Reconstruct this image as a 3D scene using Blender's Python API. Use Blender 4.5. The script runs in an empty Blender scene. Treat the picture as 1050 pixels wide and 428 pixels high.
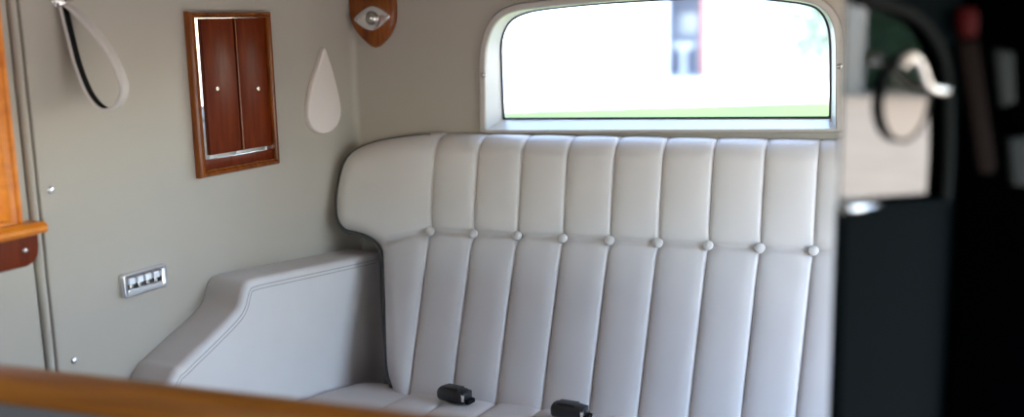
import bpy, bmesh, math, random
from math import sin, cos, tan, radians, pi, sqrt, exp
from mathutils import Vector, Matrix
V = Vector
rnd = random.Random(7)
scene = bpy.context.scene
COL = scene.collection

# ------------------------------------------------------------------ camera
FPX, PW, PH = 1054.0, 1050, 428
YAW, PITCH, ROLL = radians(19.9), radians(10.2), radians(1.3)
EYE = V((0, 0, 1.5))
FW = V((-sin(YAW) * cos(PITCH), cos(YAW) * cos(PITCH), -sin(PITCH)))
R0 = V((cos(YAW), sin(YAW), 0)); U0 = R0.cross(FW)
RT = R0 * cos(ROLL) - U0 * sin(ROLL); UP = U0 * cos(ROLL) + R0 * sin(ROLL)
cam_data = bpy.data.cameras.new('camera'); cam = bpy.data.objects.new('camera', cam_data); COL.objects.link(cam)
cam.matrix_world = Matrix(((RT.x, UP.x, -FW.x, EYE.x), (RT.y, UP.y, -FW.y, EYE.y), (RT.z, UP.z, -FW.z, EYE.z), (0, 0, 0, 1)))
cam_data.sensor_width = 36; cam_data.lens = FPX / PW * 36
cam_data.clip_start = 0.02; cam_data.clip_end = 300
cam_data.dof.use_dof = True; cam_data.dof.focus_distance = 2.0; cam_data.dof.aperture_fstop = 1.5
scene.camera = cam

def hit(px, py, p0, n):            # where the sight line through a photo point meets a plane
    d = FW + RT * ((px - PW / 2) / FPX) + UP * ((PH / 2 - py) / FPX)
    n = V(n)
    return EYE + d * ((V(p0) - EYE).dot(n) / d.dot(n))

YR = 2.1                           # rear wall
CORNER = hit(364, 100, (0, YR, 0), (0, 1, 0)); CORNER.z = 0
WA = radians(8.7)                  # the left side tapers towards the back
T = V((sin(WA), cos(WA), 0)); N = V((cos(WA), -sin(WA), 0)); Z = V((0, 0, 1))
XC = -0.445                        # middle of the cabin
def RW(px, py, off=0): return hit(px, py, (0, YR - off, 0), (0, 1, 0))
def LW(px, py, off=0): return hit(px, py, CORNER + N * off, N)
def sz(px, py, off=0):
    p = LW(px, py, off); return ((p - CORNER).dot(T), p.z)
def GR(px, py): return hit(px, py, (0, 0, 0), (0, 0, 1))
def frame(o, a, b, c):
    return Matrix(((a.x, b.x, c.x, o.x), (a.y, b.y, c.y, o.y), (a.z, b.z, c.z, o.z), (0, 0, 0, 1)))
ML = frame(CORNER, T, Z, N)        # left wall: (along, up, into the cabin)
MR = frame(V((0, YR, 0)), V((1, 0, 0)), Z, V((0, -1, 0)))
NEW = Matrix.Identity(4)

# ------------------------------------------------------------------ materials
def mat(name, col, rough=.5, metal=0., bump=None, var=None, coat=0., spec=.5, emit=None, ior=1.5, sheen=0.):
    m = bpy.data.materials.new(name); m.use_nodes = True
    nt = m.node_tree; b = nt.nodes['Principled BSDF']
    b.inputs['Base Color'].default_value = (*col, 1); b.inputs['Roughness'].default_value = rough
    b.inputs['Metallic'].default_value = metal; b.inputs['Coat Weight'].default_value = coat
    b.inputs['Coat Roughness'].default_value = .08
    b.inputs['Specular IOR Level'].default_value = spec; b.inputs['IOR'].default_value = ior
    b.inputs['Sheen Weight'].default_value = sheen
    tc = nt.nodes.new('ShaderNodeTexCoord')
    if var:
        sc, amt = var
        n = nt.nodes.new('ShaderNodeTexNoise'); n.inputs['Scale'].default_value = sc; n.inputs['Detail'].default_value = 4
        nt.links.new(tc.outputs['Object'], n.inputs['Vector'])
        r = nt.nodes.new('ShaderNodeValToRGB')
        r.color_ramp.elements[0].position = .3; r.color_ramp.elements[1].position = .7
        r.color_ramp.elements[0].color = (*[c * (1 - amt) for c in col], 1); r.color_ramp.elements[1].color = (*[min(1, c * (1 + amt)) for c in col], 1)
        nt.links.new(n.outputs['Fac'], r.inputs['Fac']); nt.links.new(r.outputs['Color'], b.inputs['Base Color'])
    if bump:
        sc, st = bump
        n = nt.nodes.new('ShaderNodeTexVoronoi'); n.inputs['Scale'].default_value = sc
        nt.links.new(tc.outputs['Object'], n.inputs['Vector'])
        bp = nt.nodes.new('ShaderNodeBump'); bp.inputs['Strength'].default_value = st; bp.inputs['Distance'].default_value = .001
        nt.links.new(n.outputs['Distance'], bp.inputs['Height']); nt.links.new(bp.outputs['Normal'], b.inputs['Normal'])
    return m
def wood(name, c0, c1, scale=(60, 60, 4), rough=.22, coat=.6, spec=.3):
    m = bpy.data.materials.new(name); m.use_nodes = True
    nt = m.node_tree; b = nt.nodes['Principled BSDF']
    tc = nt.nodes.new('ShaderNodeTexCoord'); mp = nt.nodes.new('ShaderNodeMapping')
    mp.inputs['Scale'].default_value = scale
    n = nt.nodes.new('ShaderNodeTexNoise'); n.inputs['Scale'].default_value = 1.6; n.inputs['Detail'].default_value = 6
    n.inputs['Distortion'].default_value = .6
    r = nt.nodes.new('ShaderNodeValToRGB'); r.color_ramp.elements[0].position = .32; r.color_ramp.elements[1].position = .68
    r.color_ramp.elements[0].color = (*c0, 1); r.color_ramp.elements[1].color = (*c1, 1)
    nt.links.new(tc.outputs['Object'], mp.inputs['Vector']); nt.links.new(mp.outputs['Vector'], n.inputs['Vector'])
    nt.links.new(n.outputs['Fac'], r.inputs['Fac']); nt.links.new(r.outputs['Color'], b.inputs['Base Color'])
    b.inputs['Roughness'].default_value = rough; b.inputs['Specular IOR Level'].default_value = spec; b.inputs['Coat Weight'].default_value = coat; b.inputs['Coat Roughness'].default_value = .06
    return m
M = {}
M['leather'] = mat('grey_leather', (.555, .525, .52), .5, bump=(900, .12), var=(9, .03))
M['panel'] = mat('grey_leathercloth', (.372, .336, .292), .55, bump=(900, .10), var=(5, .02))
M['headlining'] = mat('headlining_cloth', (.42, .38, .34), .9)
M['seam'] = mat('seam_grey', (.27, .26, .255), .6)
M['piping'] = mat('piping_gap_shade', (.07, .07, .07), .5)  # piping, dark enough to stand for the shaded gap beside it too
M['paint_grey'] = mat('grey_paint', (.42, .39, .36), .35)
M['reveal'] = mat('grey_paint_lit', (.62, .63, .64), .3)  # frame grey made paler, as if lit from outside
M['gasket'] = mat('rubber_gasket', (.02, .02, .03), .5)
M['wood'] = wood('red_brown_wood', (.12, .024, .002), (.25, .065, .007), (50, 50, 5), .2, .2, .3)
M['door_wood'] = wood('dark_mahogany', (.085, .010, .002), (.15, .024, .004), (40, 40, 5), .32, .0, .12)
M['rail_wood'] = wood('honey_wood', (.13, .040, .003), (.22, .075, .006), (3, 60, 60), .45, .0, .15)
M['sill_wood'] = wood('wood_sunlit_orange', (.60, .17, .008), (.75, .25, .018), (20, 20, 30), .3, .05)  # orange strengthened in the colour to stand for sun on the wood
M['chrome'] = mat('chrome', (.78, .78, .80), .12, 1.)
M['nickel'] = mat('brushed_nickel', (.55, .53, .50), .25, 1.)
M['mirror'] = mat('mirror_glass', (.88, .90, .90), .01, 1.)
M['black'] = mat('black_plastic', (.012, .012, .014), .35)
M['black_lining'] = mat('black_lining', (.006, .006, .007), .8, spec=.1)
M['white_plastic'] = mat('white_plastic', (.80, .82, .88), .3)
M['pad'] = mat('pinkish_grey_leather', (.66, .595, .565), .6, bump=(700, .1))
M['green_paint'] = mat('dark_green_paint', (.0005, .0020, .0028), .5, spec=.02)
M['black_paint'] = mat('black_paint', (.0002, .0002, .0003), .7, spec=.0)
M['brown_strap'] = mat('brown_leather', (.006, .0038, .0032), .8, spec=.02)
M['red_lens'] = mat('red_lens', (.028, .001, .0014), .5, spec=.03)
M['grey_lens'] = mat('grey_lens', (.010, .012, .012), .5, spec=.05)
M['carpet'] = mat('grey_carpet', (.22, .22, .23), .95, var=(200, .3))
M['division'] = mat('dark_grey_leather', (.06, .062, .075), .5, bump=(600, .1))
M['drive'] = mat('beige_gravel', (.50, .39, .27), .95, var=(3, .08))
M['lawn'] = mat('lawn_grass', (.045, .095, .0015), .95, var=(.8, .2))
M['pave'] = mat('pale_paving', (.62, .62, .62), .9, var=(2, .05))
M['render'] = mat('white_render', (.82, .82, .82), .9, var=(2, .02))
M['room'] = mat('bluish_tiles', (.44, .46, .56), .5)
M['brick_red'] = mat('red_painted_timber', (.40, .13, .09), .6)
M['ceramic'] = mat('white_ceramic', (.85, .85, .86), .15)
M['leaf'] = mat('pale_leaf', (.20, .25, .14), .7, var=(1.5, .3))
M['hedge'] = mat('hedge_leaf', (.020, .050, .018), .8, var=(2, .4))
M['bark'] = mat('bark', (.12, .09, .06), .9)
M['stucco'] = mat('cream_stucco', (.50, .44, .36), .9)
M['gap'] = mat('shadow_gap_felt', (.02, .02, .02), .9)
def glass(name, tint, refl_ior=1.5, rough=0.):
    m = bpy.data.materials.new(name); m.use_nodes = True; nt = m.node_tree
    nt.nodes.remove(nt.nodes['Principled BSDF']); out = nt.nodes['Material Output']
    tr = nt.nodes.new('ShaderNodeBsdfTransparent'); tr.inputs['Color'].default_value = (*tint, 1)
    gl = nt.nodes.new('ShaderNodeBsdfGlossy'); gl.inputs['Roughness'].default_value = rough
    fr = nt.nodes.new('ShaderNodeFresnel'); fr.inputs['IOR'].default_value = refl_ior
    mx = nt.nodes.new('ShaderNodeMixShader')
    nt.links.new(fr.outputs['Fac'], mx.inputs['Fac']); nt.links.new(tr.outputs[0], mx.inputs[1]); nt.links.new(gl.outputs[0], mx.inputs[2])
    nt.links.new(mx.outputs[0], out.inputs['Surface'])
    return m
M['glass'] = glass('clear_glass', (.97, .98, .98), 1.2)
M['dark_glass'] = glass('dark_tinted_glass', (.015, .02, .02), 2.55)

# ------------------------------------------------------------------ helpers
def obj(name, bm, m, parent=None, angle=35, smooth=True):
    bmesh.ops.recalc_face_normals(bm, faces=bm.faces[:])
    vs = [v.co.copy() for v in bm.verts]
    lo = V((min(v.x for v in vs), min(v.y for v in vs), min(v.z for v in vs)))
    hi = V((max(v.x for v in vs), max(v.y for v in vs), max(v.z for v in vs)))
    base = V(((lo.x + hi.x) / 2, (lo.y + hi.y) / 2, lo.z))
    bmesh.ops.translate(bm, verts=bm.verts[:], vec=-base)
    me = bpy.data.meshes.new(name); bm.to_mesh(me); bm.free()
    if smooth:
        me.polygons.foreach_set('use_smooth', [True] * len(me.polygons)); me.set_sharp_from_angle(angle=radians(angle))
    mm = m if isinstance(m, (list, tuple)) else [m]
    for x in mm: me.materials.append(M[x] if isinstance(x, str) else x)
    o = bpy.data.objects.new(name, me); COL.objects.link(o); o.location = base
    if parent: adopt(o, parent)
    return o
WORLD = {}
def wloc(o): return WORLD.get(o.name, o.location.copy())
def adopt(o, p):
    WORLD[o.name] = o.location.copy()
    o.parent = p; o.location = o.location - wloc(p)
def thing(name, label, cat, loc, group=None):
    o = bpy.data.objects.new(name, None); COL.objects.link(o); o.location = loc; o.empty_display_size = .05
    return tag(o, label, cat, group)
def tag(o, label, cat, group=None, kind=None):
    o['label'] = label; o['category'] = cat
    if group: o['group'] = group
    if kind: o['kind'] = kind
    return o
def struct(o): o['kind'] = 'structure'; return o
def BM(): return bmesh.new()
def box(bm, M4, a0, a1, b0, b1, c0, c1, bev=0, seg=2):
    vs = [bm.verts.new(M4 @ V((a, b, c))) for a in (a0, a1) for b in (b0, b1) for c in (c0, c1)]
    fs = [bm.faces.new([vs[i] for i in q]) for q in ((0, 1, 3, 2), (4, 6, 7, 5), (0, 4, 5, 1), (2, 3, 7, 6), (0, 2, 6, 4), (1, 5, 7, 3))]
    if bev:
        es = list({e for f in fs for e in f.edges})
        bmesh.ops.bevel(bm, geom=es, offset=bev, segments=seg, affect='EDGES', profile=.5)
def inset(pts, r):
    n = len(pts); out = []
    area = sum(pts[i][0] * pts[(i + 1) % n][1] - pts[(i + 1) % n][0] * pts[i][1] for i in range(n))
    sg = 1 if area > 0 else -1
    for i in range(n):
        p0, p1, p2 = V(pts[i - 1]), V(pts[i]), V(pts[(i + 1) % n])
        d1 = (p1 - p0); d2 = (p2 - p1)
        d1 = d1.normalized() if d1.length > 1e-9 else d2.normalized(); d2 = d2.normalized() if d2.length > 1e-9 else d1
        n1 = V((-d1.y, d1.x)) * sg; n2 = V((-d2.y, d2.x)) * sg
        b = n1 + n2
        if b.length < 1e-6: b = n1
        b.normalize(); k = max(.45, b.dot(n1))
        out.append(p1 + b * (r / k))
    return out
def prism(bm, M4, pts, c0, c1, r=0, seg=4, back_r=False):
    """a plate of the outline pts from depth c0 to c1, its edge at c1 rounded by r"""
    rings = []
    if r:
        steps = [(c1 - r + r * sin(a), r * (1 - cos(a))) for a in [pi / 2 * k / seg for k in range(seg + 1)]]
    else:
        steps = [(c1, 0)]
    if back_r and r:
        steps = [(c0 + r - r * sin(a), r * (1 - cos(a))) for a in [pi / 2 * (seg - k) / seg for k in range(seg + 1)]] + steps
    else:
        steps = [(c0, 0)] + steps
    for c, ins in steps:
        q = inset(pts, ins) if ins > 1e-7 else [V(p) for p in pts]
        rings.append([bm.verts.new(M4 @ V((p[0], p[1], c))) for p in q])
    n = len(pts)
    for a, b in zip(rings, rings[1:]):
        for i in range(n): bm.faces.new((a[i], a[(i + 1) % n], b[(i + 1) % n], b[i]))
    bm.faces.new(rings[0]); bm.faces.new(rings[-1])
def ring_frame(bm, M4, outer, inner, prof):
    """a frame swept between two outlines with equal counts; prof = [(blend, depth)...]"""
    n = len(outer); rings = []
    for t, c in prof:
        rings.append([bm.verts.new(M4 @ V((o[0] + (i[0] - o[0]) * t, o[1] + (i[1] - o[1]) * t, c))) for o, i in zip(outer, inner)])
    for a, b in zip(rings, rings[1:]):
        for k in range(n): bm.faces.new((a[k], a[(k + 1) % n], b[(k + 1) % n], b[k]))
    return rings
def tube(bm, pts, r, seg=8, closed=False):
    pts = [V(p) for p in pts]; n = len(pts); rings = []
    up = None
    for i, p in enumerate(pts):
        a = pts[i - 1] if (i or closed) else p; b = pts[(i + 1) % n] if (i < n - 1 or closed) else p
        t = (b - a).normalized()
        if up is None: up = t.orthogonal().normalized()
        up = (up - t * up.dot(t)).normalized(); s = t.cross(up)
        rr = r[i] if isinstance(r, (list, tuple)) else r
        rings.append([bm.verts.new(p + (up * cos(2 * pi * k / seg) + s * sin(2 * pi * k / seg)) * rr) for k in range(seg)])
    m = n if closed else n - 1
    for i in range(m):
        a, b = rings[i], rings[(i + 1) % n]
        for k in range(seg): bm.faces.new((a[k], a[(k + 1) % seg], b[(k + 1) % seg], b[k]))
    if not closed: bm.faces.new(rings[0]); bm.faces.new(rings[-1])
def lathe(bm, M4, prof, seg=24, sx=1, sy=1):
    """prof = [(radius, height)...] turned about the local third axis"""
    rings = []
    for r, h in prof:
        if r < 1e-6: rings.append([bm.verts.new(M4 @ V((0, 0, h)))])
        else: rings.append([bm.verts.new(M4 @ V((r * sx * cos(2 * pi * k / seg), r * sy * sin(2 * pi * k / seg), h))) for k in range(seg)])
    for a, b in zip(rings, rings[1:]):
        for k in range(seg):
            if len(a) == 1 and len(b) == 1: continue
            if len(a) == 1: bm.faces.new((a[0], b[(k + 1) % seg], b[k]))
            elif len(b) == 1: bm.faces.new((a[k], a[(k + 1) % seg], b[0]))
            else: bm.faces.new((a[k], a[(k + 1) % seg], b[(k + 1) % seg], b[k]))
    for rg in (rings[0], rings[-1]):
        if len(rg) > 2: bm.faces.new(rg)
def smooth_path(pts, k=6, closed=False):
    pts = [V(p) for p in pts]; n = len(pts); out = []
    for i in range(n if closed else n - 1):
        p0 = pts[i - 1] if (i or closed) else pts[0]; p1 = pts[i]; p2 = pts[(i + 1) % n]
        p3 = pts[(i + 2) % n] if (i + 2 < n or closed) else pts[-1]
        for j in range(k):
            t = j / k
            out.append(.5 * ((2 * p1) + (p2 - p0) * t + (2 * p0 - 5 * p1 + 4 * p2 - p3) * t * t + (3 * p1 - p0 - 3 * p2 + p3) * t ** 3))
    if not closed: out.append(pts[-1])
    return out
def screw(parent, M4, a, b, c, r=.0042, m='nickel', name='screw'):
    bm = BM(); q = M4 @ Matrix.Translation((a, b, c))
    lathe(bm, q, [(r, -.001), (r, .0008), (r * .8, .0022), (r * .4, .003), (0, .0032)], 16)
    box(bm, q, -r * .8, r * .8, -r * .08, r * .08, .0028, .0034)
    return obj(name, bm, m, parent)
def interp(tab, x):
    if x <= tab[0][0]: return tab[0][1]
    for (a, b), (c, d) in zip(tab, tab[1:]):
        if x <= c: return b + (d - b) * (x - a) / (c - a)
    return tab[-1][1]

# ------------------------------------------------------------------ ground outside
bm = BM(); box(bm, NEW, -60, 60, -40, 70, -.2, 0); struct(obj('ground', bm, 'drive', smooth=False))
l0, l1 = GR(520, 113), GR(850, 103)
sl = (l1.y - l0.y) / (l1.x - l0.x)
def edge_y(x): return l0.y + (x - l0.x) * sl
bm = BM(); g = []
nx, ny = 90, 40
for i in range(nx + 1):
    x = -14 + 18 * i / nx; row = []
    for j in range(ny + 1):
        y0, y1 = 4.2, edge_y(x) + .12 * sin(x * 5) * .3
        t = j / ny; y = y0 + (y1 - y0) * t
        h = .03 + .02 * rnd.random() if 0 < j < ny and 0 < i < nx else .002
        row.append(bm.verts.new((x + rnd.uniform(-.03, .03), y, h)))
    g.append(row)
for i in range(nx):
    for j in range(ny): bm.faces.new((g[i][j], g[i + 1][j], g[i + 1][j + 1], g[i][j + 1]))
o = obj('lawn', bm, 'lawn'); tag(o, 'bright green lawn in front of the white building, behind the rear window', 'lawn', kind='stuff')
YB = GR(703, 80).y
bm = BM(); px0 = -16; px1 = 6
vs = [bm.verts.new((x, y, .004)) for x, y in ((px0, edge_y(px0)), (px1, edge_y(px1)), (px1, YB + .3), (px0, YB + .3))]
bm.faces.new(vs); struct(obj('ground_paving', bm, 'pave', smooth=False))

# white building with an open doorway
def FB(px, py): return hit(px, py, (0, YB, 0), (0, 1, 0))
dx0, dx1 = FB(684, 40).x, FB(723, 40).x; dz1 = 2.12
bld = thing('house', 'white house across the lawn, seen through the rear window', 'house', V(((dx0 + dx1) / 2, YB, 0)))
bm = BM()
x0, x1, H = -19, 9, 5.0
box(bm, NEW, x0, dx0, YB, YB + .3, 0, H); box(bm, NEW, dx1, x1, YB, YB + .3, 0, H); box(bm, NEW, dx0, dx1, YB, YB + .3, dz1, H)
box(bm, NEW, x0, x1, YB + 4, YB + 4.2, 0, H); box(bm, NEW, x0, x0 + .3, YB, YB + 4, 0, H); box(bm, NEW, x1 - .3, x1, YB, YB + 4, 0, H)
box(bm, NEW, x0 - .2, x1 + .2, YB - .2, YB + 4.3, H, H + .2)
obj('facade', bm, 'render', bld, smooth=False)
bm = BM()
box(bm, NEW, dx0 - .5, dx0 - .4, YB + .3, YB + 1.7, 0, 2.5); box(bm, NEW, dx1 + .4, dx1 + .5, YB + .3, YB + 1.7, 0, 2.5)
box(bm, NEW, dx0 - .5, dx1 + .5, YB + 1.7, YB + 1.8, 0, 2.5); box(bm, NEW, dx0 - .5, dx1 + .5, YB + .3, YB + 1.8, 2.5, 2.6)
box(bm, NEW, dx0 - .5, dx1 + .5, YB + .3, YB + 1.8, -.05, .02)
obj('doorway_room', bm, 'room', bld, smooth=False)
bm = BM(); box(bm, NEW, dx1 - .11, dx1 + .03, YB - .03, YB + .12, 0, dz1 + .06, .008)
box(bm, NEW, dx0 - .02, dx1 + .02, YB - .02, YB + .1, dz1, dz1 + .08, .006)
obj('door_frame', bm, 'brick_red', bld)
bx = FB(700, 60).x * 1.03; by = YB + .95
t = thing('wash_basin', 'white pedestal wash basin standing inside the open doorway of the house', 'basin', V((bx, by, .02)))
bm = BM(); q = Matrix.Translation((bx, by, 0))
lathe(bm, q, [(.12, .02), (.13, .05), (.085, .15), (.075, .45), (.10, .64), (.12, .70)], 24); obj('pedestal', bm, 'ceramic', t)
bm = BM(); lathe(bm, q, [(.12, .66), (.26, .70), (.37, .78), (.41, .86), (.415, .885), (.39, .89), (.33, .86), (.18, .78), (.04, .76), (0, .76)], 32, 1, .75); obj('bowl', bm, 'ceramic', t)
bm = BM(); tube(bm, smooth_path([(bx, by + .2, .86), (bx, by + .2, 1.0), (bx, by + .12, 1.05), (bx, by + .06, 1.0)], 5), .014); obj('tap', bm, 'chrome', t)
bm = BM(); q = frame(V((bx - .02, YB + 1.7, 1.38)), V((1, 0, 0)), Z, V((0, -1, 0)))
prism(bm, q, [(-.27, -.30), (.27, -.30), (.27, .30), (-.27, .30)], 0, .12, .02)
tag(obj('wall_cupboard', bm, 'ceramic'), 'white wall cupboard above the wash basin inside the doorway', 'cupboard')

# plants outside
def leaves(bm, c, rad, n, size, squash=1.):
    for _ in range(n):
        while True:
            p = V((rnd.uniform(-1, 1), rnd.uniform(-1, 1), rnd.uniform(-1, 1)))
            if .25 < p.length < 1: break
        p = V((p.x * rad[0], p.y * rad[1], p.z * rad[2])) + V(c)
        a = V((rnd.gauss(0, 1), rnd.gauss(0, 1), rnd.gauss(0, 1))).normalized(); b = a.orthogonal().normalized()
        s = size * rnd.uniform(.6, 1.3); cc = a.cross(b) * s * .08
        bm.faces.new([bm.verts.new(p + d) for d in (-a * s, b * s * .45 + cc, a * s, -b * s * .45 + cc)])
def tree(name, label, base, blobs, n, size, trunk, m, cat='tree'):
    t = thing(name, label, cat, V(base))
    bm = BM()
    for c, r, k in blobs: leaves(bm, V(base) + V(c), r, int(n * k), size)
    obj('foliage', bm, m, t, smooth=False)
    bm = BM()
    for path, r in trunk:
        p = smooth_path([V(base) + V(q) for q in path], 4); tube(bm, p, [r * (1 - .6 * i / len(p)) for i in range(len(p))], 8)
    obj('trunk', bm, 'bark', t)
b = GR(838, 92)
tree('shrub', 'sunlit pale green shrub against the white house, at the right of the rear window', (b.x, b.y, 0),
     [((0, 0, 1.0), (.5, .5, .9), .5), ((-.35, 0, 2.2), (.7, .5, .8), .45), ((.45, .1, 2.1), (.6, .5, 1.0), .5), ((-1.5, .1, 2.5), (.5, .4, .35), .12)], 420, .13,
     [(((0, 0, 0), (.03, 0, .8), (-.1, 0, 1.6), (-.35, 0, 2.6)), .04), (((.03, 0, .8), (.3, .1, 1.6), (.5, .1, 2.6)), .03), (((-.1, 0, 1.6), (-.8, 0, 2.3), (-1.5, .1, 2.6)), .02)], 'leaf', 'shrub')
b = FB(722, 4)
bm = BM()
# hedge and gate pillar beyond the driveway on the open side of the car
hx = 20.0
bm = BM(); box(bm, NEW, hx, hx + 1.2, -16, 14, 0, 2.6, .25, 3)
for _ in range(5200): 
    y = rnd.uniform(-15.5, 13.5); z = rnd.uniform(.05, 2.7); p = V((hx - rnd.uniform(0, .12), y, z))
    a = V((rnd.gauss(0, 1), rnd.gauss(0, 1), rnd.gauss(0, 1))).normalized(); c = a.orthogonal().normalized(); s = .10
    bm.faces.new([bm.verts.new(p + d) for d in (-a * s, c * s * .5, a * s, -c * s * .5)])
tag(obj('hedge', bm, 'hedge', smooth=False), 'tall dark green clipped hedge beyond the beige driveway', 'hedge')

# ------------------------------------------------------------------ car shell
FLOOR = .38
bm = BM(); box(bm, NEW, -1.75, .62, -1.0, 2.16, FLOOR - .1, FLOOR); struct(obj('floor', bm, 'carpet', smooth=False))
bm = BM(); box(bm, NEW, -1.75, .68, -1.05, 2.2, 1.70, 1.76); box(bm, NEW, .58, .68, -1.05, 2.0, 1.57, 1.70); struct(obj('ceiling', bm, 'headlining', smooth=False))  # low header on the right, added out of view to shade the top

# rear wall with its window opening
op_px = [(499, 133), (499, 100), (499, 62), (501, 45), (507, 28), (517, 17), (531, 11.5), (550, 8.5), (575, 6), (607, 3), (640, .5), (700, -2.5), (760, -3), (800, -1), (832, 3.5), (845, 11), (852.5, 22), (856, 36), (857, 60), (857, 100), (857, 131.5)]
opening = [(p.x, p.z) for p in (RW(*q) for q in op_px)]
def densify(pts, k):
    out = [V(p) for p in smooth_path([V((p[0], p[1], 0)) for p in pts], k)]
    return [(p.x, p.y) for p in out]
opn = densify(opening, 4)
ctr = V((sum(p[0] for p in opn) / len(opn), sum(p[1] for p in opn) / len(opn)))
def grow(pts, d):
    q = inset(pts, -d); return [(p[0], p[1]) for p in q]
WX0, WX1 = CORNER.x, 2 * XC - CORNER.x
def wall_with_hole(hole, y0, y1, xa, xb, za, zb):
    bm = BM()
    def loop(pts, y): 
        vs = [bm.verts.new((x, y, z)) for x, z in pts]; return [bm.edges.new((vs[i], vs[(i + 1) % len(vs)])) for i in range(len(vs))]
    for y in (y0, y1):
        e = loop(hole, y) + loop([(xa, za), (xb, za), (xb, zb), (xa, zb)], y)
        bmesh.ops.triangle_fill(bm, use_beauty=True, use_dissolve=False, edges=e)
    return bm
bm = wall_with_hole(grow(opn, .002), YR, YR + .07, WX0 - .02, WX1 + .02, FLOOR, 1.7)
# keep the hole free
hole_c = []
struct(obj('wall_back', bm, 'panel', smooth=False))

win = struct(bpy.data.objects.new('window_1', None)); COL.objects.link(win); win.location = (ctr.x, YR, opn[0][1])
out_ring = grow(opn, .014)
out_ring[0] = (out_ring[0][0], opn[0][1] - .004); out_ring[-1] = (out_ring[-1][0], opn[-1][1] - .004)
bm = BM(); ring_frame(bm, MR, out_ring, opn, [(0, 0), (0, .006), (.12, .0085), (.85, .0085), (1, .006), (1, -.005)])
obj('window_frame', bm, 'paint_grey', win)
bm = BM(); tube(bm, [MR @ V((x, z, .0006)) for x, z in grow(out_ring, .0008)], .0016, 6, True); obj('gap_line', bm, 'seam', win)  # dark tube drawn in for the shaded gap round the frame
gl_px = [(516.5, 122), (515.5, 100), (514, 62), (514, 45), (517, 32), (524, 21), (535, 14.5), (552, 10), (576, 7), (607, 4), (640, 1.5), (700, -1.5), (760, -2), (799, 0), (829, 4.5), (841, 11), (848, 22), (851, 36), (852, 60), (852, 100), (851.5, 121)]
REV = .055
glz = densify([(p.x, p.z) for p in (RW(q[0], q[1], -REV) for q in gl_px)], 4)
bm = BM(); ring_frame(bm, MR, opn, glz, [(0, -.001), (.15, -.008), (1, -REV)]); obj('window_reveal', bm, 'reveal', win)
bm = BM(); tube(bm, [MR @ V((x, z, -REV + .001)) for x, z in glz], .0035, 8, True)
for (x, z), sx in ((glz[0], 1), (glz[-1], -1)):
    prism(bm, MR, [(x, z), (x + sx * .012, z), (x + sx * .004, z + .004), (x, z + .012)], -REV - .001, -REV + .002)
obj('rubber_gasket', bm, 'gasket', win)
bm = BM(); prism(bm, MR, glz, -REV - .006, -REV - .002); obj('window_glass', bm, 'glass', win, smooth=False)
bm = BM(); a, b = RW(499, 135.5), RW(861, 133.5); tube(bm, [(a.x, YR - .006, a.z), ((a.x + b.x) / 2, YR - .006, (a.z + b.z) / 2), (b.x, YR - .006, b.z)], .0035, 10)
obj('window_sill', bm, 'paint_grey', win)
for q in ((495.5, 77), (861, 68)):
    p = RW(*q, .0085); screw(win, MR, p.x, p.z, .0085, .0058, 'nickel')

# left side: quarter panel, door edge, window
S_SEAM = -.838
bm = BM(); box(bm, ML, S_SEAM, .02, FLOOR, 1.7, -.03, 0, .003)
wl = struct(obj('wall_left', bm, 'panel', smooth=False))
for q in ((52, 195), (76, 370)): s, z = sz(*q); screw(wl, ML, s, z, 0, .0062, 'chrome')
# soft rounded corner between left side and back
bm = BM()
arc = []
for k in range(9):
    a = k / 8
    p = CORNER + T * (-.02 * (1 - a) ** 2) + V((1, 0, 0)) * (.012 * a ** 2)
    arc.append(p)
for i in range(8):
    p, q = arc[i], arc[i + 1]
    bm.faces.new([bm.verts.new(v) for v in (p + Z * 1.0, q + Z * 1.0, q + Z * 1.7, p + Z * 1.7)])
bmesh.ops.remove_doubles(bm, verts=bm.verts[:], dist=1e-5)
struct(obj('trim_1', bm, 'panel', angle=60))

s_wood = sz(20, 222)[0]; z_sill = 1.203
dr = bpy.data.objects.new('door_1', None); COL.objects.link(dr); dr.location = ML @ V((-1.2, FLOOR, 0)); struct(dr)
bm = BM()
S_D = -.858
box(bm, ML, -1.62, S_D, FLOOR, z_sill - .02, -.035, -.004, .003)
box(bm, ML, s_wood - .004, S_D, z_sill - .02, 1.7, -.035, -.004, .003)
box(bm, ML, -1.62, s_wood - .004, 1.64, 1.7, -.035, -.004, .003)
box(bm, ML, -1.62, -1.55, z_sill - .02, 1.64, -.035, -.004, .003)
obj('door_panel', bm, 'panel', dr, smooth=False)
bm = BM(); box(bm, ML, S_D, S_SEAM, FLOOR, 1.7, -.03, -.012); obj('door_gap', bm, 'seam', dr, smooth=False)
bm = BM(); tube(bm, [ML @ V(((S_D + S_SEAM) / 2, z, -.006)) for z in (FLOOR, .8, 1.2, 1.7)], .0075, 12); obj('windlace', bm, 'panel', dr)

w2 = bpy.data.objects.new('window_2', None); COL.objects.link(w2); w2.location = ML @ V((-1.2, z_sill, 0)); struct(w2)
zt, sl_, sr_ = 1.64, -1.55, s_wood
fo = [(sl_ - .01, z_sill), (sr_, z_sill), (sr_, zt), (sl_ - .01, zt)]
fi = [(sl_ + .02, z_sill + .012), (sr_ - .022, z_sill + .012), (sr_ - .022, zt - .02), (sl_ + .02, zt - .02)]
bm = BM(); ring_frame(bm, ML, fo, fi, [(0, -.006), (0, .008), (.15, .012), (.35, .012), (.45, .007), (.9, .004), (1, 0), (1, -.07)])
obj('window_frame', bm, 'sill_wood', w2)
bm = BM(); prism(bm, ML, fi, -.05, -.046); obj('window_glass', bm, 'glass', w2, smooth=False)
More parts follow.
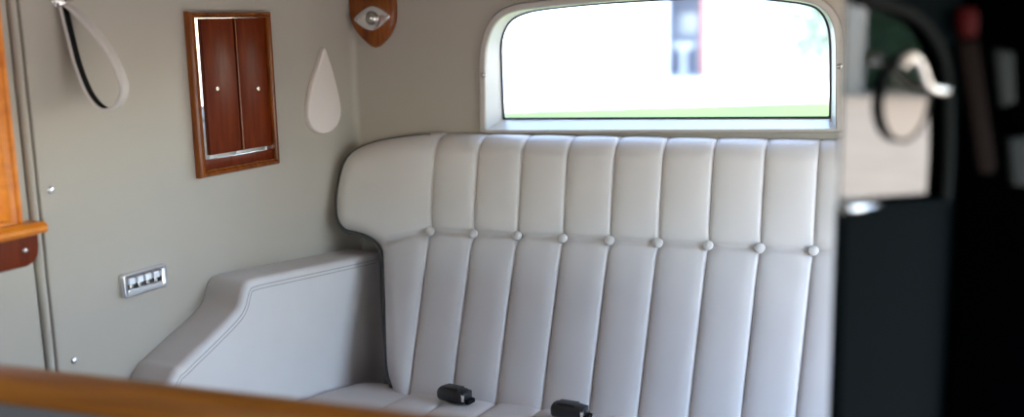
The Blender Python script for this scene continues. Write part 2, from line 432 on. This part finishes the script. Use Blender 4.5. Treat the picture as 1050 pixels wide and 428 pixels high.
# wooden ledge with a rounded nose and the block below it
s1 = sz(47, 228, .03)[0]; s2 = sz(42, 270, .02)[0]; zb0 = sz(42, 270, .02)[1]
bm = BM()
nose = [(-.045, z_sill - .012), (.028, z_sill - .012), (.034, z_sill - .006), (.034, z_sill), (.028, z_sill + .006), (-.045, z_sill + .006)]
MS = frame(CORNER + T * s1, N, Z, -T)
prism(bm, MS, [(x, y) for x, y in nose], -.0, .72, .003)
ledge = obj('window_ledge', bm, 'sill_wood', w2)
zt_b = z_sill - .011
blk = [(sl_, zb0), (s2 - .025, zb0), (s2 - .012, zb0 + .004), (s2 - .004, zb0 + .013), (s2, zb0 + .028), (s2, zt_b), (sl_, zt_b)]
bm = BM(); prism(bm, ML, blk, -.004, .022, .004)
apron = obj('apron', bm, 'door_wood', w2)
s, z = sz(25, 257, .022); screw(apron, ML, s, z, .022, .0045, 'nickel')

# right rear quarter
bm = BM(); c2 = V((WX1, YR, 0)); N2 = V((-cos(WA), -sin(WA), 0)); T2 = V((-sin(WA), cos(WA), 0))
MQ = frame(c2, T2, Z, N2)
box(bm, MQ, -.09, .02, FLOOR, 1.7, -.03, 0); struct(obj('wall_right', bm, 'panel', smooth=False))

# front half of the cabin, unseen around the camera, closed in to cut light
bm = BM(); box(bm, ML, -3.2, -1.62, FLOOR, 1.7, -.035, -.004); struct(obj('wall_left', bm, 'panel', smooth=False))
bm = BM(); box(bm, NEW, -1.75, .62, -1.05, -1.0, FLOOR, .90); box(bm, NEW, -1.75, .62, -1.05, -1.0, 1.42, 1.7); struct(obj('wall_front', bm, 'panel', smooth=False))
bm = BM(); box(bm, NEW, .60, .64, -1.0, .3, FLOOR, 1.7); struct(obj('wall_right', bm, 'panel', smooth=False))
# ------------------------------------------------------------------ rear seat
ZT, ZM, ZB = 1.262, 1.068, .745
def xs(i, z):
    t, m, b_ = -.905 + .0995 * i, -.896 + .0982 * i, -.906 + .0972 * i
    return m + (t - m) * (z - ZM) / (ZT - ZM) if z > ZM else m + (b_ - m) * (z - ZM) / (ZB - ZM)
def yf(z): return 1.96 + (z - ZM) * .358
FN = V((0, -.94, .34))
ol_px = [(449, 139.5), (425, 141), (400, 144), (380, 148), (365, 153.5), (355, 160), (348.5, 169), (344.5, 182), (341.5, 197), (340.5, 212), (341.5, 225.5), (345.5, 235), (351.5, 240), (362, 242), (372, 246), (380, 251.5), (386, 260), (388, 272), (389, 290), (390, 315), (390.5, 345), (391.5, 375), (394, 393), (398, 404), (403, 425)]
ol = smooth_path([hit(px, py, (0, yf(ZM), ZM), FN) for px, py in ol_px], 4)
otab = sorted((p.z, p.x) for p in ol)
def xl(z): return interp(otab, z)
NCH = 11
top_line = [V((ol[0].x, ZT)), V((.4, ZT))]
opath = [V((p.x, p.z)) for p in ol]
def seg_d(p, a, b):
    ab = b - a; t = max(0, min(1, (p - a).dot(ab) / max(ab.dot(ab), 1e-12))); return (a + ab * t - p).length
def edge_dist(x, z):
    p = V((x, z)); d = max(0, ZT - z)
    if x < -.82: d = min([d] + [seg_d(p, opath[i], opath[i + 1]) for i in range(len(opath) - 1)])
    return d
def zcrease(x):
    if x > -.896: return ZM + .0015 * sin((x + .896) * 64) ** 2
    u = (-.896 - x); return ZM - .9 * u * u - .16 * u
def seat_pt(x, z, f, kind):
    dz = z - zcrease(x)
    if kind == 'wing':
        Bf = 1 - (max(0, 2 * f - 1)) ** 3.2; amp = .010
        fade = 1.0 if x > -1.05 else max(0, 1 - (-1.05 - x) / .04)
    else:
        Bf = 1 - abs(2 * f - 1) ** 3.6; amp = .0065; fade = 1
    near = .45 * exp(-(dz / .055) ** 2) * fade
    d = amp * Bf * (1 - near) - fade * (.0075 * exp(-(dz / .0045) ** 2) + .0045 * exp(-(dz / .022) ** 2)) * (.35 + .65 * Bf)
    w = .0985
    dist = (1 - f) * (.15 if kind == 'wing' else w) if f > .5 else (f * w if kind != 'wing' else 1)
    d -= .0045 * exp(-(dist / .0022) ** 2)
    d -= .008 * exp(-((dz ** 2 + dist ** 2) / .015 ** 2))
    e = edge_dist(x, z); R = .040
    roll = 0
    if e < R: roll = .045 * (1 - sqrt(max(0, 1 - (1 - e / R) ** 2)))
    p = V((x, yf(z), z)) + FN * d
    p.y += roll; p.y = min(p.y, YR - .012)
    return p
rows = []
z = .67
zs = []
while z < ZT - .045:
    zs.append(z); dzz = abs(z - ZM)
    z += .004 if dzz < .03 else (.008 if dzz < .07 else .014)
for k in range(14): zs.append(ZT - .044 * (1 - k / 13) ** 1.7)
cols = []
fw = [1 - (1 - k / 26) ** 1.0 for k in range(27)]
fw = [.5 - .5 * cos(pi * k / 30) for k in range(31)]
fch = [.5 - .5 * cos(pi * k / 16) for k in range(17)]
bm = BM(); G = []
for z in zs:
    row = []; x0_, x1_ = min(xl(z), xs(0, z) - .0005), xs(0, z)
    for f in fw: row.append(bm.verts.new(seat_pt(x0_ + (x1_ - x0_) * f, z, f, 'wing')))
    for i in range(NCH):
        a, b_ = xs(i, z), xs(i + 1, z)
        for f in fch[1:]: row.append(bm.verts.new(seat_pt(a + (b_ - a) * f, z, f, 'ch')))
    G.append(row)
for r0, r1 in zip(G, G[1:]):
    for i in range(len(r0) - 1): bm.faces.new((r0[i], r0[i + 1], r1[i + 1], r1[i]))
def skirt(vs):
    vb = [bm.verts.new((v.co.x + (.012 if v.co.x < -1 else 0), max(v.co.y + .004, YR - .008 - (.10 if v.co.z < ZM - .05 else 0)), v.co.z)) for v in vs]
    for i in range(len(vs) - 1): bm.faces.new((vs[i], vs[i + 1], vb[i + 1], vb[i]))
skirt([r[0] for r in G]); skirt([r[-1] for r in G]); skirt(G[-1])
seat = thing('rear_bench', 'grey leather rear bench seat with fluted button-tufted backrest', 'bench seat', V((XC, 1.7, FLOOR)))
obj('backrest', bm, 'leather', seat, angle=80)
for i in range(10):
    x = xs(i, ZM); bm = BM()
    c = V((x, yf(ZM), ZM)) + FN * (-.003); 
    q = frame(c, V((1, 0, 0)), V((0, .34, .94)), FN)
    lathe(bm, q, [(.006, -.004), (.0098, .001), (.0102, .004), (.0088, .0072), (.005, .0092), (0, .0098)], 20)
    obj('button', bm, 'leather', seat)
bm = BM(); pp = []
for p in ol[2:]:
    e = .010
    pp.append(V((p.x - .004, min(yf(p.z) + .026, YR - .012), p.z)))
tube(bm, pp, .0042, 8); obj('piping', bm, 'piping', seat)

# armrest moulded onto the left side
AW = .095
ap = [(-.80, .75)] + [sz(*q) for q in ((135, 385), (150, 366), (177, 341), (200, 319), (208, 308), (212, 293), (217, 284.5), (226, 281), (240, 278), (300, 266.5))] + [(-.055, .9985)]
apath = [(p.x, p.y) for p in smooth_path([V((a, b_, 0)) for a, b_ in ap], 4)]
apoly = apath + [(-.055, .55), (-.84, .55)]
arm = thing('armrest', 'grey leather side armrest with a stepped, curving front against the left side panel', 'armrest', ML @ V((-.4, FLOOR, .05)))
bm = BM(); prism(bm, ML, apoly[::-1], .001, AW, .014, 6); obj('cushion', bm, 'leather', arm, angle=50)
for k, (ins, off) in enumerate(((.0145, AW), (.0215, AW))):
    bm = BM(); path = inset(apoly, ins)[2:len(apath)]
    tube(bm, [ML @ V((p[0], p[1], off - .0002)) for p in path], .0009, 6); obj('stitching', bm, 'seam', arm)
# base below, down to the floor
bm = BM(); box(bm, ML, -.83, -.11, FLOOR, .55, .001, AW - .004); obj('base', bm, 'leather', arm, smooth=False)

# seat cushion
def cy_left(y): return (CORNER + T * ((y - YR) / cos(WA)) + N * (AW + .004)).x
bm = BM(); G = []
ys = [1.90 - .46 * (.5 - .5 * cos(pi * k / 24)) for k in range(25)]
def zc(y): return .734 + .03 * sin(max(0, min(1, (1.90 - y) / .46)) * pi * .8) - (.05 * max(0, (1.50 - y) / .06) ** 2 if y < 1.50 else 0)
for y in ys:
    row = []; xl_ = cy_left(y)
    for f in fch: 
        x = xl_ + (xs(0, ZB) - xl_) * f; e = min(1, f * 2)
        row.append(bm.verts.new((x, y, zc(y) + .005 * (1 - abs(2 * f - 1) ** 2.6) - .012 * (1 - sqrt(max(0, 1 - (1 - e) ** 4))))))
    for i in range(NCH):
        a, b_ = xs(i, ZB), xs(i + 1, ZB)
        for f in fch[1:]:
            dist = min(f, 1 - f) * .098
            row.append(bm.verts.new((a + (b_ - a) * f, y, zc(y) + .005 * (1 - abs(2 * f - 1) ** 2.6) - .003 * exp(-(dist / .003) ** 2))))
    G.append(row)
for r0, r1 in zip(G, G[1:]):
    for i in range(len(r0) - 1): bm.faces.new((r0[i], r0[i + 1], r1[i + 1], r1[i]))
def drop(vs):
    vb = [bm.verts.new((v.co.x, v.co.y, FLOOR + .02)) for v in vs]
    for i in range(len(vs) - 1): bm.faces.new((vs[i], vs[i + 1], vb[i + 1], vb[i]))
drop(G[-1]); drop([r[0] for r in G]); drop([r[-1] for r in G])
obj('seat_cushion', bm, 'leather', seat, angle=80)
bm = BM(); box(bm, NEW, -1.0, .15, 1.46, 1.85, FLOOR, FLOOR + .03); obj('seat_base', bm, 'black', seat)

# seat belt buckles lying where the cushion meets the backrest
def buckle(px, py, yaw, label, yb=1.80):
    c = hit(px, py, (0, yb, 0), (0, 1, 0)); c.z = zc(yb) + .006 + .0165
    a = V((cos(yaw), -sin(yaw), 0)); u = Z; q = frame(c, a, u, a.cross(u))
    t = thing('seat_belt_buckle', label, 'seat belt buckle', V((c.x, c.y, c.z - .014)), 'seat belt buckles on the rear bench')
    bm = BM(); L = .036
    prof = [(-L, .010), (-L + .002, .0135), (-L + .006, .0155), (0, .0165), (L * .5, .016), (L * .72, .0145)]
    rings = []
    for x, r in prof:
        rings.append([bm.verts.new(q @ V((x, r * .92 * (abs(sin(k)) ** .75) * (1 if sin(k) > 0 else -1), r * 1.25 * (abs(cos(k)) ** .75) * (1 if cos(k) > 0 else -1)))) for k in [2 * pi * j / 24 + .01 for j in range(24)]])
    for r0, r1 in zip(rings, rings[1:]):
        for k in range(24): bm.faces.new((r0[k], r0[(k + 1) % 24], r1[(k + 1) % 24], r1[k]))
    bm.faces.new(rings[0]); bm.faces.new(rings[-1]); obj('housing', bm, 'black', t, angle=50)
    bm = BM(); box(bm, q, L * .70, L * .86, -.011, .011, -.015, .015, .002); obj('release_button', bm, 'black', t)
    bm = BM(); box(bm, q, L * .55, L * .90, -.006, .008, .0135, .0165, .001); obj('latch_plate', bm, 'chrome', t)
    bm = BM(); box(bm, q, -L + .012, L * .40, .0135, .0162, -.012, .012, .001); obj('cover_ridge', bm, 'black', t)
    bm = BM(); box(bm, q, L * .86, L * 1.12, -.012, -.003, -.012, .012, .002); obj('webbing', bm, 'black_lining', t)
buckle(467, 405, radians(14), 'black seat belt buckle with chrome latch, left of the two on the rear bench')
buckle(585, 424, radians(6), 'black seat belt buckle at the bottom centre, right of the two on the rear bench', 1.772)

# ------------------------------------------------------------------ things on the left panel
# framed vanity mirror with two small wooden doors
off = .016
sL, zTop = sz(188, 12); sR = sz(278, 12, off)[0]; zBot = sz(203, 183, 0)[1]
zTop = (zTop + sz(278, 12, off)[1]) / 2
fwid = .0145
t = thing('vanity_cabinet', 'red-brown wooden framed mirror cabinet with two dark wood doors on the left panel', 'mirror cabinet', ML @ V(((sL + sR) / 2, zBot, 0)))
fo = [(sL, zBot), (sR, zBot), (sR, zTop), (sL, zTop)]
fi = [(sL + fwid, zBot + fwid), (sR - fwid * .8, zBot + fwid), (sR - fwid * .8, zTop - fwid * .8), (sL + fwid, zTop - fwid * .8)]
def lin(a, b, k): return [(a[0] + (b[0] - a[0]) * i / k, a[1] + (b[1] - a[1]) * i / k) for i in range(k)]
bm = BM(); ring_frame(bm, ML, fo, fi, [(0, 0), (0, .010), (.06, .0125), (.22, .0165), (.42, .018), (.62, .0165), (.78, .012), (.80, .0135), (.94, .0135), (1, .011), (1, 0)])
obj('frame', bm, 'wood', t, angle=25)
bm = BM(); prism(bm, ML, fi, .0005, .0025); obj('mirror', bm, 'mirror', t, smooth=False)
zd1 = fi[2][1] - .0005; zd0 = sz(230, 157, .006)[1]
dl0 = sz(208.5, 60, .007)[0]; dm = sz(242, 60, .007)[0]; dr1 = fi[1][0] - .0005
for k, (a, b_, kp) in enumerate(((dl0, dm - .002, (222.5, 91)), (dm + .002, dr1, (264.5, 91)))):
    bm = BM(); prism(bm, ML, [(a, zd0), (b_, zd0), (b_, zd1), (a, zd1)], .0027, .0075, .0012, 2)
    d = obj('cabinet_door', bm, 'door_wood', t)
    s, z = sz(*kp, .008); bm = BM(); q = ML @ Matrix.Translation((s, z, .0075))
    lathe(bm, q, [(.0034, 0), (.0040, .001), (.0035, .0020), (.0024, .0020), (.0020, .0008), (0, .0008)], 18); obj('ring_pull', bm, 'nickel', d)
bm = BM(); tube(bm, [ML @ V((dm + .0035, zd0, .0078)), ML @ V((dm + .0035, zd1, .0078))], .0014, 8); obj('door_bead', bm, 'wood', t)
bm = BM(); box(bm, ML, fi[0][0], fi[1][0], fi[0][1], zd0 - .008, .0026, .0075, .001); obj('cross_rail', bm, 'door_wood', t)

# teardrop pad
dp = [(331, 49), (327.5, 58), (322.5, 74), (317.5, 92), (314.5, 109), (314.5, 121), (318.5, 131), (325, 136), (332, 137), (339, 134), (345, 127), (348, 117), (347.5, 107), (344.5, 92), (340, 74), (335, 58)]
pts = [(p.x, p.y) for p in smooth_path([V((*sz(px, py, .006), 0)) for px, py in dp], 4, True)]
bm = BM(); prism(bm, ML, pts, .0005, .012, .004, 4)
t = obj('teardrop_pad', bm, 'pad'); tag(t, 'pale pinkish-grey teardrop-shaped leather pad on the left panel near the corner', 'wall pad')

# chrome switch plate
pc = [sz(*q) for q in ((121, 283), (166, 268), (169.5, 292), (125, 309))]
s0 = (pc[0][0] + pc[3][0]) / 2; s1_ = (pc[1][0] + pc[2][0]) / 2; z1 = (pc[0][1] + pc[1][1]) / 2 - .001; z0 = (pc[2][1] + pc[3][1]) / 2 + .001
def rrect(a0, a1, b0, b1, r, k=4):
    out = []
    for cx, cy, st in ((a1 - r, b1 - r, 0), (a0 + r, b1 - r, 90), (a0 + r, b0 + r, 180), (a1 - r, b0 + r, 270)):
        for i in range(k + 1): a = radians(st + 90 * i / k); out.append((cx + r * cos(a), cy + r * sin(a)))
    return out
t = thing('switch_plate', 'small chrome plate with four white switch tabs on the left panel', 'switch plate', ML @ V(((s0 + s1_) / 2, z0, 0)))
oo = rrect(s0, s1_, z0, z1, .005); ii = rrect(s0 + .012, s1_ - .012, z0 + .014, z1 - .010, .002)
bm = BM(); ring_frame(bm, ML, oo, ii, [(0, 0), (0, .007), (.15, .010), (.35, .0105), (.9, .008), (1, .006), (1, .001)]); obj('bezel', bm, 'chrome', t)
bm = BM(); prism(bm, ML, ii, .0005, .0012); obj('recess', bm, 'black', t, smooth=False)
wd = (s1_ - s0 - .026) / 4
for k in range(4):
    a = s0 + .013 + wd * k
    bm = BM(); zz = z1 - .0105
    prism(bm, ML, rrect(a + wd * .14, a + wd * .86, zz - .0115, zz, .001, 2), .001, .0075, .0012, 2); sw = obj('switch_tab', bm, 'white_plastic', t)
    bm = BM(); box(bm, ML, a + wd * .3, a + wd * .7, z0 + .0145, zz - .0125, .001, .004, .0005); obj('tab_mark', bm, 'nickel', sw)

# hanging grip strap
c = LW(61, 3, .030)
lc = [(61, 2), (70, 40), (78, 70), (90, 98), (104, 112), (117, 108), (124, 94), (121, 78), (107, 50), (84, 22), (63, 3)]
dh = V((-.674, .738, 0)); rgt = V((.738, .674, 0)); wv = V((.674, -.738, 0))
al = radians(24); e1 = rgt * cos(al) + wv * sin(al); w_ = wv * cos(al) - rgt * sin(al)
pl_p = LW(92, 60, .045)
lp = smooth_path([hit(px, py, pl_p, w_) for px, py in lc], 5)
t = thing('grip_strap', 'grey leather hanging grip strap with black lining, looped at the upper left', 'grip strap', c - V((0, 0, .19)))
def band(bm, path, w0, w1, t0, t1):
    rings = []; n = len(path)
    cen = sum((p for p in path), V((0, 0, 0))) / n
    for i, p in enumerate(path):
        tg = (path[min(i + 1, n - 1)] - path[max(i - 1, 0)]).normalized(); nn = tg.cross(w_).normalized()
        if nn.dot(p - cen) < 0: nn = -nn
        rings.append([bm.verts.new(p + w_ * a + nn * b_) for a, b_ in ((w0, t0), (w1, t0), (w1, t1), (w0, t1))])
    for r0, r1 in zip(rings, rings[1:]):
        for k in range(4): bm.faces.new((r0[k], r0[(k + 1) % 4], r1[(k + 1) % 4], r1[k]))
    bm.faces.new(rings[0]); bm.faces.new(rings[-1])
bm = BM(); band(bm, lp, -.026, .0, -.0002, .0030); obj('leather_loop', bm, 'leather', t, angle=50)
bm = BM(); band(bm, lp[1:-1], -.0245, -.0015, -.0012, -.0003); obj('lining', bm, 'black_lining', t, angle=50)
bm = BM(); tube(bm, lp, .0021, 8); obj('edge_piping', bm, 'leather', t)
bm = BM(); p1 = LW(60, -2, 0)
tube(bm, [p1, p1 + N * .03, c + N * .006], .0055, 10); q = frame(p1, T, Z, N); lathe(bm, q, [(.016, 0), (.016, .003), (.010, .006), (0, .006)], 20)
q = frame(LW(61, 1, .034), T, Z, N); lathe(bm, q, [(0, -.004), (.008, -.002), (.009, .002), (.006, .006), (0, .007)], 16)
obj('hook', bm, 'chrome', t)

# shield plaque with the lamp switch, at the top of the rear corner
def sh(px, py, off=.016): p = RW(px, py, off); return (p.x, p.z)
shp = [(382, -14), (372, -11), (366, -3), (357.5, -2), (357, 8), (358.5, 20), (363, 30), (371, 40), (383.5, 49), (394, 41), (400.5, 31), (403.5, 20), (404, 8), (403, -1), (396, -3), (391, -11)]
pts = [(p.x, p.y) for p in smooth_path([V((*sh(*q), 0)) for q in shp], 3, True)]
cs = sh(381.5, 18.5, .02)
t = thing('courtesy_lamp', 'small chrome lamp on a red-brown wooden shield plaque in the rear corner', 'wall lamp', V((cs[0], YR, pts[0][1] - .1)))
bm = BM(); prism(bm, MR, pts, .0, .016, .006, 4); obj('shield', bm, 'wood', t, angle=50)
fl = [(363, 20), (366, 15.5), (374, 9), (381, 6), (388, 7.5), (396, 12), (400, 16.5), (397, 21.5), (390, 28), (381.5, 31.5), (373, 29), (366.5, 24)]
fp = [(p.x, p.y) for p in smooth_path([V((*sh(*q, .018), 0)) for q in fl], 3, True)]
bm = BM(); prism(bm, MR, fp, .0158, .0205, .003, 4); obj('flange', bm, 'chrome', t, angle=60)
bm = BM(); q = MR @ Matrix.Translation((cs[0], cs[1], .0205)); lathe(bm, q, [(.0155, 0), (.0158, .002), (.0148, .0035), (.0135, .003), (.0128, .006), (.010, .010), (.006, .0128), (0, .0138)], 24); obj('lens', bm, 'nickel', t, angle=50)
for px, py in ((366.5, 20), (397, 17)):
    s_, z_ = sh(px, py, .02); screw(t, MR, s_, z_, .0205, .003, 'nickel')
bm = BM(); p = sh(358.5, 9, .01); box(bm, MR, p[0] - .006, p[0] + .004, p[1] - .008, p[1] + .010, .004, .011, .002); obj('side_clip', bm, 'chrome', t)

# ------------------------------------------------------------------ wooden rail in front (top of the division)
YD = .88
rt = hit(100, 388, (0, YD, 0), (0, 1, 0)).z
rb = hit(20, 413, (0, YD, 0), (0, 1, 0)).z
t = thing('division', 'low division across the cabin with a honey-coloured wooden top rail, in the near foreground', 'division', V((-.65, YD, FLOOR)))
xL = (CORNER + T * ((YD - YR) / cos(WA))).x + .012
MD = frame(V((0, YD, 0)), V((0, -1, 0)), Z, V((1, 0, 0)))
bm = BM(); hh = rt - rb
prof = [(p.x, p.y) for p in smooth_path([V((x, y, 0)) for x, y in ((-.02, rt - hh * .15), (0, rt), (.012, rt - hh * .1), (.017, rt - hh * .4), (.016, rb + hh * .15), (.008, rb), (-.02, rb), (-.024, rt - hh * .5))], 4, True)]
prism(bm, MD, prof, xL, -.05, .004); obj('top_rail', bm, 'rail_wood', t, angle=50)
bm = BM(); box(bm, MD, -.014, .010, FLOOR, rb + .002, xL, -.055, .003); obj('panel', bm, 'division', t)

# ------------------------------------------------------------------ dark green door standing open on the right
A = V((-.035 + .0, 1.0, 0)); A = hit(869, 214, (0, 1.0, 0), (0, 1, 0)); A.z = 0
u = V((.8, .6, 0)); dn = V((.6, -.8, 0)); MDR = frame(A, u, Z, dn)
def dd(px, py, off=0):
    p = hit(px, py, A + dn * off, dn); return ((p - A).dot(u), p.z)
t = thing('car_door', 'open dark green car door with a small tinted window and oval mirror, at the right', 'car door', A + V((.15, .1, FLOOR)))
zb_ = FLOOR + .01
arc_px = [(972, 205), (975, 150), (974, 90), (970, 62), (962, 42), (950, 25), (934, 13), (912, 5), (890, 0)]
arc = [(p.x, p.y) for p in smooth_path([V((*dd(*q), 0)) for q in arc_px], 4)]
ztop = 1.62
lo_l = dd(869, 214)
outl = [(lo_l[0], zb_), (.46, zb_), (.46, ztop), (0, ztop), (0, arc[-1][1] + .006)] + arc[::-1] + [lo_l]
def prism_tri(bm, M4, pts, c0, c1):
    for c in (c0, c1):
        vs = [bm.verts.new(M4 @ V((x, y, c))) for x, y in pts]
        es = [bm.edges.new((vs[i], vs[(i + 1) % len(vs)])) for i in range(len(vs))]
        bmesh.ops.triangle_fill(bm, use_beauty=True, use_dissolve=False, edges=es)
        if c == c0: v0 = vs
    for i in range(len(pts)): bm.faces.new((v0[i], v0[(i + 1) % len(pts)], vs[(i + 1) % len(pts)], vs[i]))
bm = BM(); prism_tri(bm, MDR, outl, -.019, 0); obj('door_panel', bm, 'green_paint', t, smooth=False)
gpts = [(0.0, lo_l[1] - .01)] + [(arc[0][0] + .006, arc[0][1] - .01)] + [(p[0] + .004, p[1] + .002) for p in arc] + [(0.0, arc[-1][1] + .004)]
bm = BM(); prism_tri(bm, MDR, gpts, -.016, -.012); obj('window_glass', bm, 'dark_glass', t, smooth=False)
bm = BM(); tube(bm, [MDR @ V((p[0] - .001, p[1], .0)) for p in arc], .004, 8); obj('window_channel', bm, 'grey_lens', t)
bm = BM(); a, b_ = dd(868, 213, .006), dd(972, 206, .006)

def along(f): return MDR @ V((a[0] + (b_[0] - a[0]) * f, a[1] + (b_[1] - a[1]) * f, .001))
tube(bm, [along(k / 8) - Z * .003 for k in range(9)], .0055, 12); obj('window_sill', bm, 'green_paint', t)
bm = BM(); tube(bm, [along(f) - Z * .002 for f in (.0, .05, .15, .3, .42, .5)], [.0045, .0055, .0055, .005, .0042, .003], 12); obj('sill_glint', bm, 'chrome', t)  # short chrome piece added to make a bright glint on the sill
bm = BM(); a0 = dd(984, 100)[0]; box(bm, MDR, a0, .455, zb_ + .01, ztop - .01, 0, .008, .003); obj('door_edge_trim', bm, 'black_paint', t)
sp = [dd(*q, .012) for q in ((984, 45), (1003, 42), (1011, 100), (1020, 160), (1021, 170), (1018, 178), (1006, 178), (1003, 168), (995, 110))]
bm = BM(); prism(bm, MDR, sp, .0085, .013, .0015, 2); obj('pull_strap', bm, 'brown_strap', t)
r0 = [dd(*q, .012) for q in ((984, 8), (999, 8), (1002, 20), (1000, 37), (986, 38), (983, 24))]
bm = BM(); prism(bm, MDR, r0, .0085, .016, .003, 3); obj('reflector', bm, 'red_lens', t)
for q in (((1020, 50), (1039, 54), (1041, 105), (1026, 110)), ((1034, 142), (1060, 140), (1060, 192), (1038, 190))):
    bm = BM(); prism(bm, MDR, [dd(*k, .012) for k in q], .0085, .014, .003, 3); obj('catch_plate', bm, 'grey_lens', t)
# oval mirror on a chrome arm
mo = -.0072
mc = hit(928, 101, A + dn * mo, dn); mn = dn; mu = u; wr = .66
hh2 = (hit(928, 55, mc, V((0, 1, 0))) - hit(928, 147, mc, V((0, 1, 0)))).length / 2
q = frame(mc, mu, Z, mn)
q = q @ Matrix.Rotation(radians(-4), 4, 'Z')
bm = BM(); lathe(bm, q, [(hh2 * .8, -.004), (hh2 * .97, -.003), (hh2, 0), (hh2 * .99, .003), (hh2 * .93, .0035), (hh2 * .90, .001)], 48, wr); mh = obj('mirror_housing', bm, 'grey_lens', t, angle=50)
M['round_mirror'] = mat('dim_mirror', (.17, .16, .15), .05, 1.)
bm = BM(); lathe(bm, q, [(0, .0016), (hh2 * .91, .0016), (hh2 * .91, -.003), (0, -.003)], 48, wr)
obj('mirror_glass', bm, 'round_mirror', mh, smooth=False)
bm = BM(); pts = [hit(px, py, A + dn * o_, dn) for px, py, o_ in ((926, 66, .010), (932, 59, .014), (940, 60, .015), (946, 70, .014), (951, 84, .011), (957, 91, .006), (970, 93, .003), (980, 93, -.004))]
tube(bm, smooth_path(pts, 5), [.005] * 10 + [.0038] * 26, 10); obj('mirror_arm', bm, 'nickel', t)

# cream pillar reflected in the tinted pane, standing by the hedge
def reflect_dir(px, py):
    d = (hit(px, py, A, dn) - EYE).normalized(); return hit(px, py, A, dn), d - 2 * d.dot(dn) * dn
p0, r_ = reflect_dir(866, 60); p1, r1 = reflect_dir(886, 60)
k0 = (hx - .8 - p0.x) / r_.x; k1 = (hx - .8 - p1.x) / r1.x
ya, yb = sorted(((p0 + r_ * k0).y, (p1 + r1 * k1).y))
t = thing('gate_pillar', 'cream stucco gate pillar beside the dark hedge, mirrored in the door glass', 'gate pillar', V((hx - .8, (ya + yb) / 2, 0)))
print('pillar', ya, yb)
bm = BM(); ya2 = ya - .0; yb2 = yb
box(bm, NEW, hx - 1.0, hx - .6, min(ya2, yb2 - .5), yb2, 0, 2.5, .02); obj('shaft', bm, 'stucco', t)
bm = BM(); box(bm, NEW, hx - 1.06, hx - .54, min(ya2, yb2 - .5) - .06, yb2 + .06, 2.5, 2.62, .02); obj('cap', bm, 'stucco', t)

# ------------------------------------------------------------------ light
w = bpy.data.worlds.new('world'); scene.world = w; w.use_nodes = True
nt = w.node_tree; bg = nt.nodes['Background']
sky = nt.nodes.new('ShaderNodeTexSky'); sky.sky_type = 'NISHITA'; sky.sun_disc = False
SUN_EL, SUN_AZ = radians(58), radians(60)     # azimuth measured from +Y towards +X
sky.sun_elevation = SUN_EL; sky.sun_rotation = SUN_AZ; sky.air_density = 1.2; sky.dust_density = 1.0; sky.ozone_density = 1.0
nt.links.new(sky.outputs[0], bg.inputs['Color']); bg.inputs['Strength'].default_value = .30
sd = bpy.data.lights.new('sun', 'SUN'); so = bpy.data.objects.new('sun', sd); COL.objects.link(so)
sd.energy = 1.6; sd.angle = radians(1.5); sd.color = (1, .95, .88)
sv = V((sin(SUN_AZ) * cos(SUN_EL), cos(SUN_AZ) * cos(SUN_EL), sin(SUN_EL)))
so.rotation_euler = sv.to_track_quat('Z', 'Y').to_euler(); so.location = (5, 5, 12)

vs_ = scene.view_settings
vs_.view_transform = 'Standard'; vs_.look = 'None'; vs_.gamma = 1; vs_.use_curve_mapping = False
vs_.exposure = 2.8
scene.cycles.max_bounces = 10; scene.cycles.diffuse_bounces = 6; scene.cycles.use_denoising = True
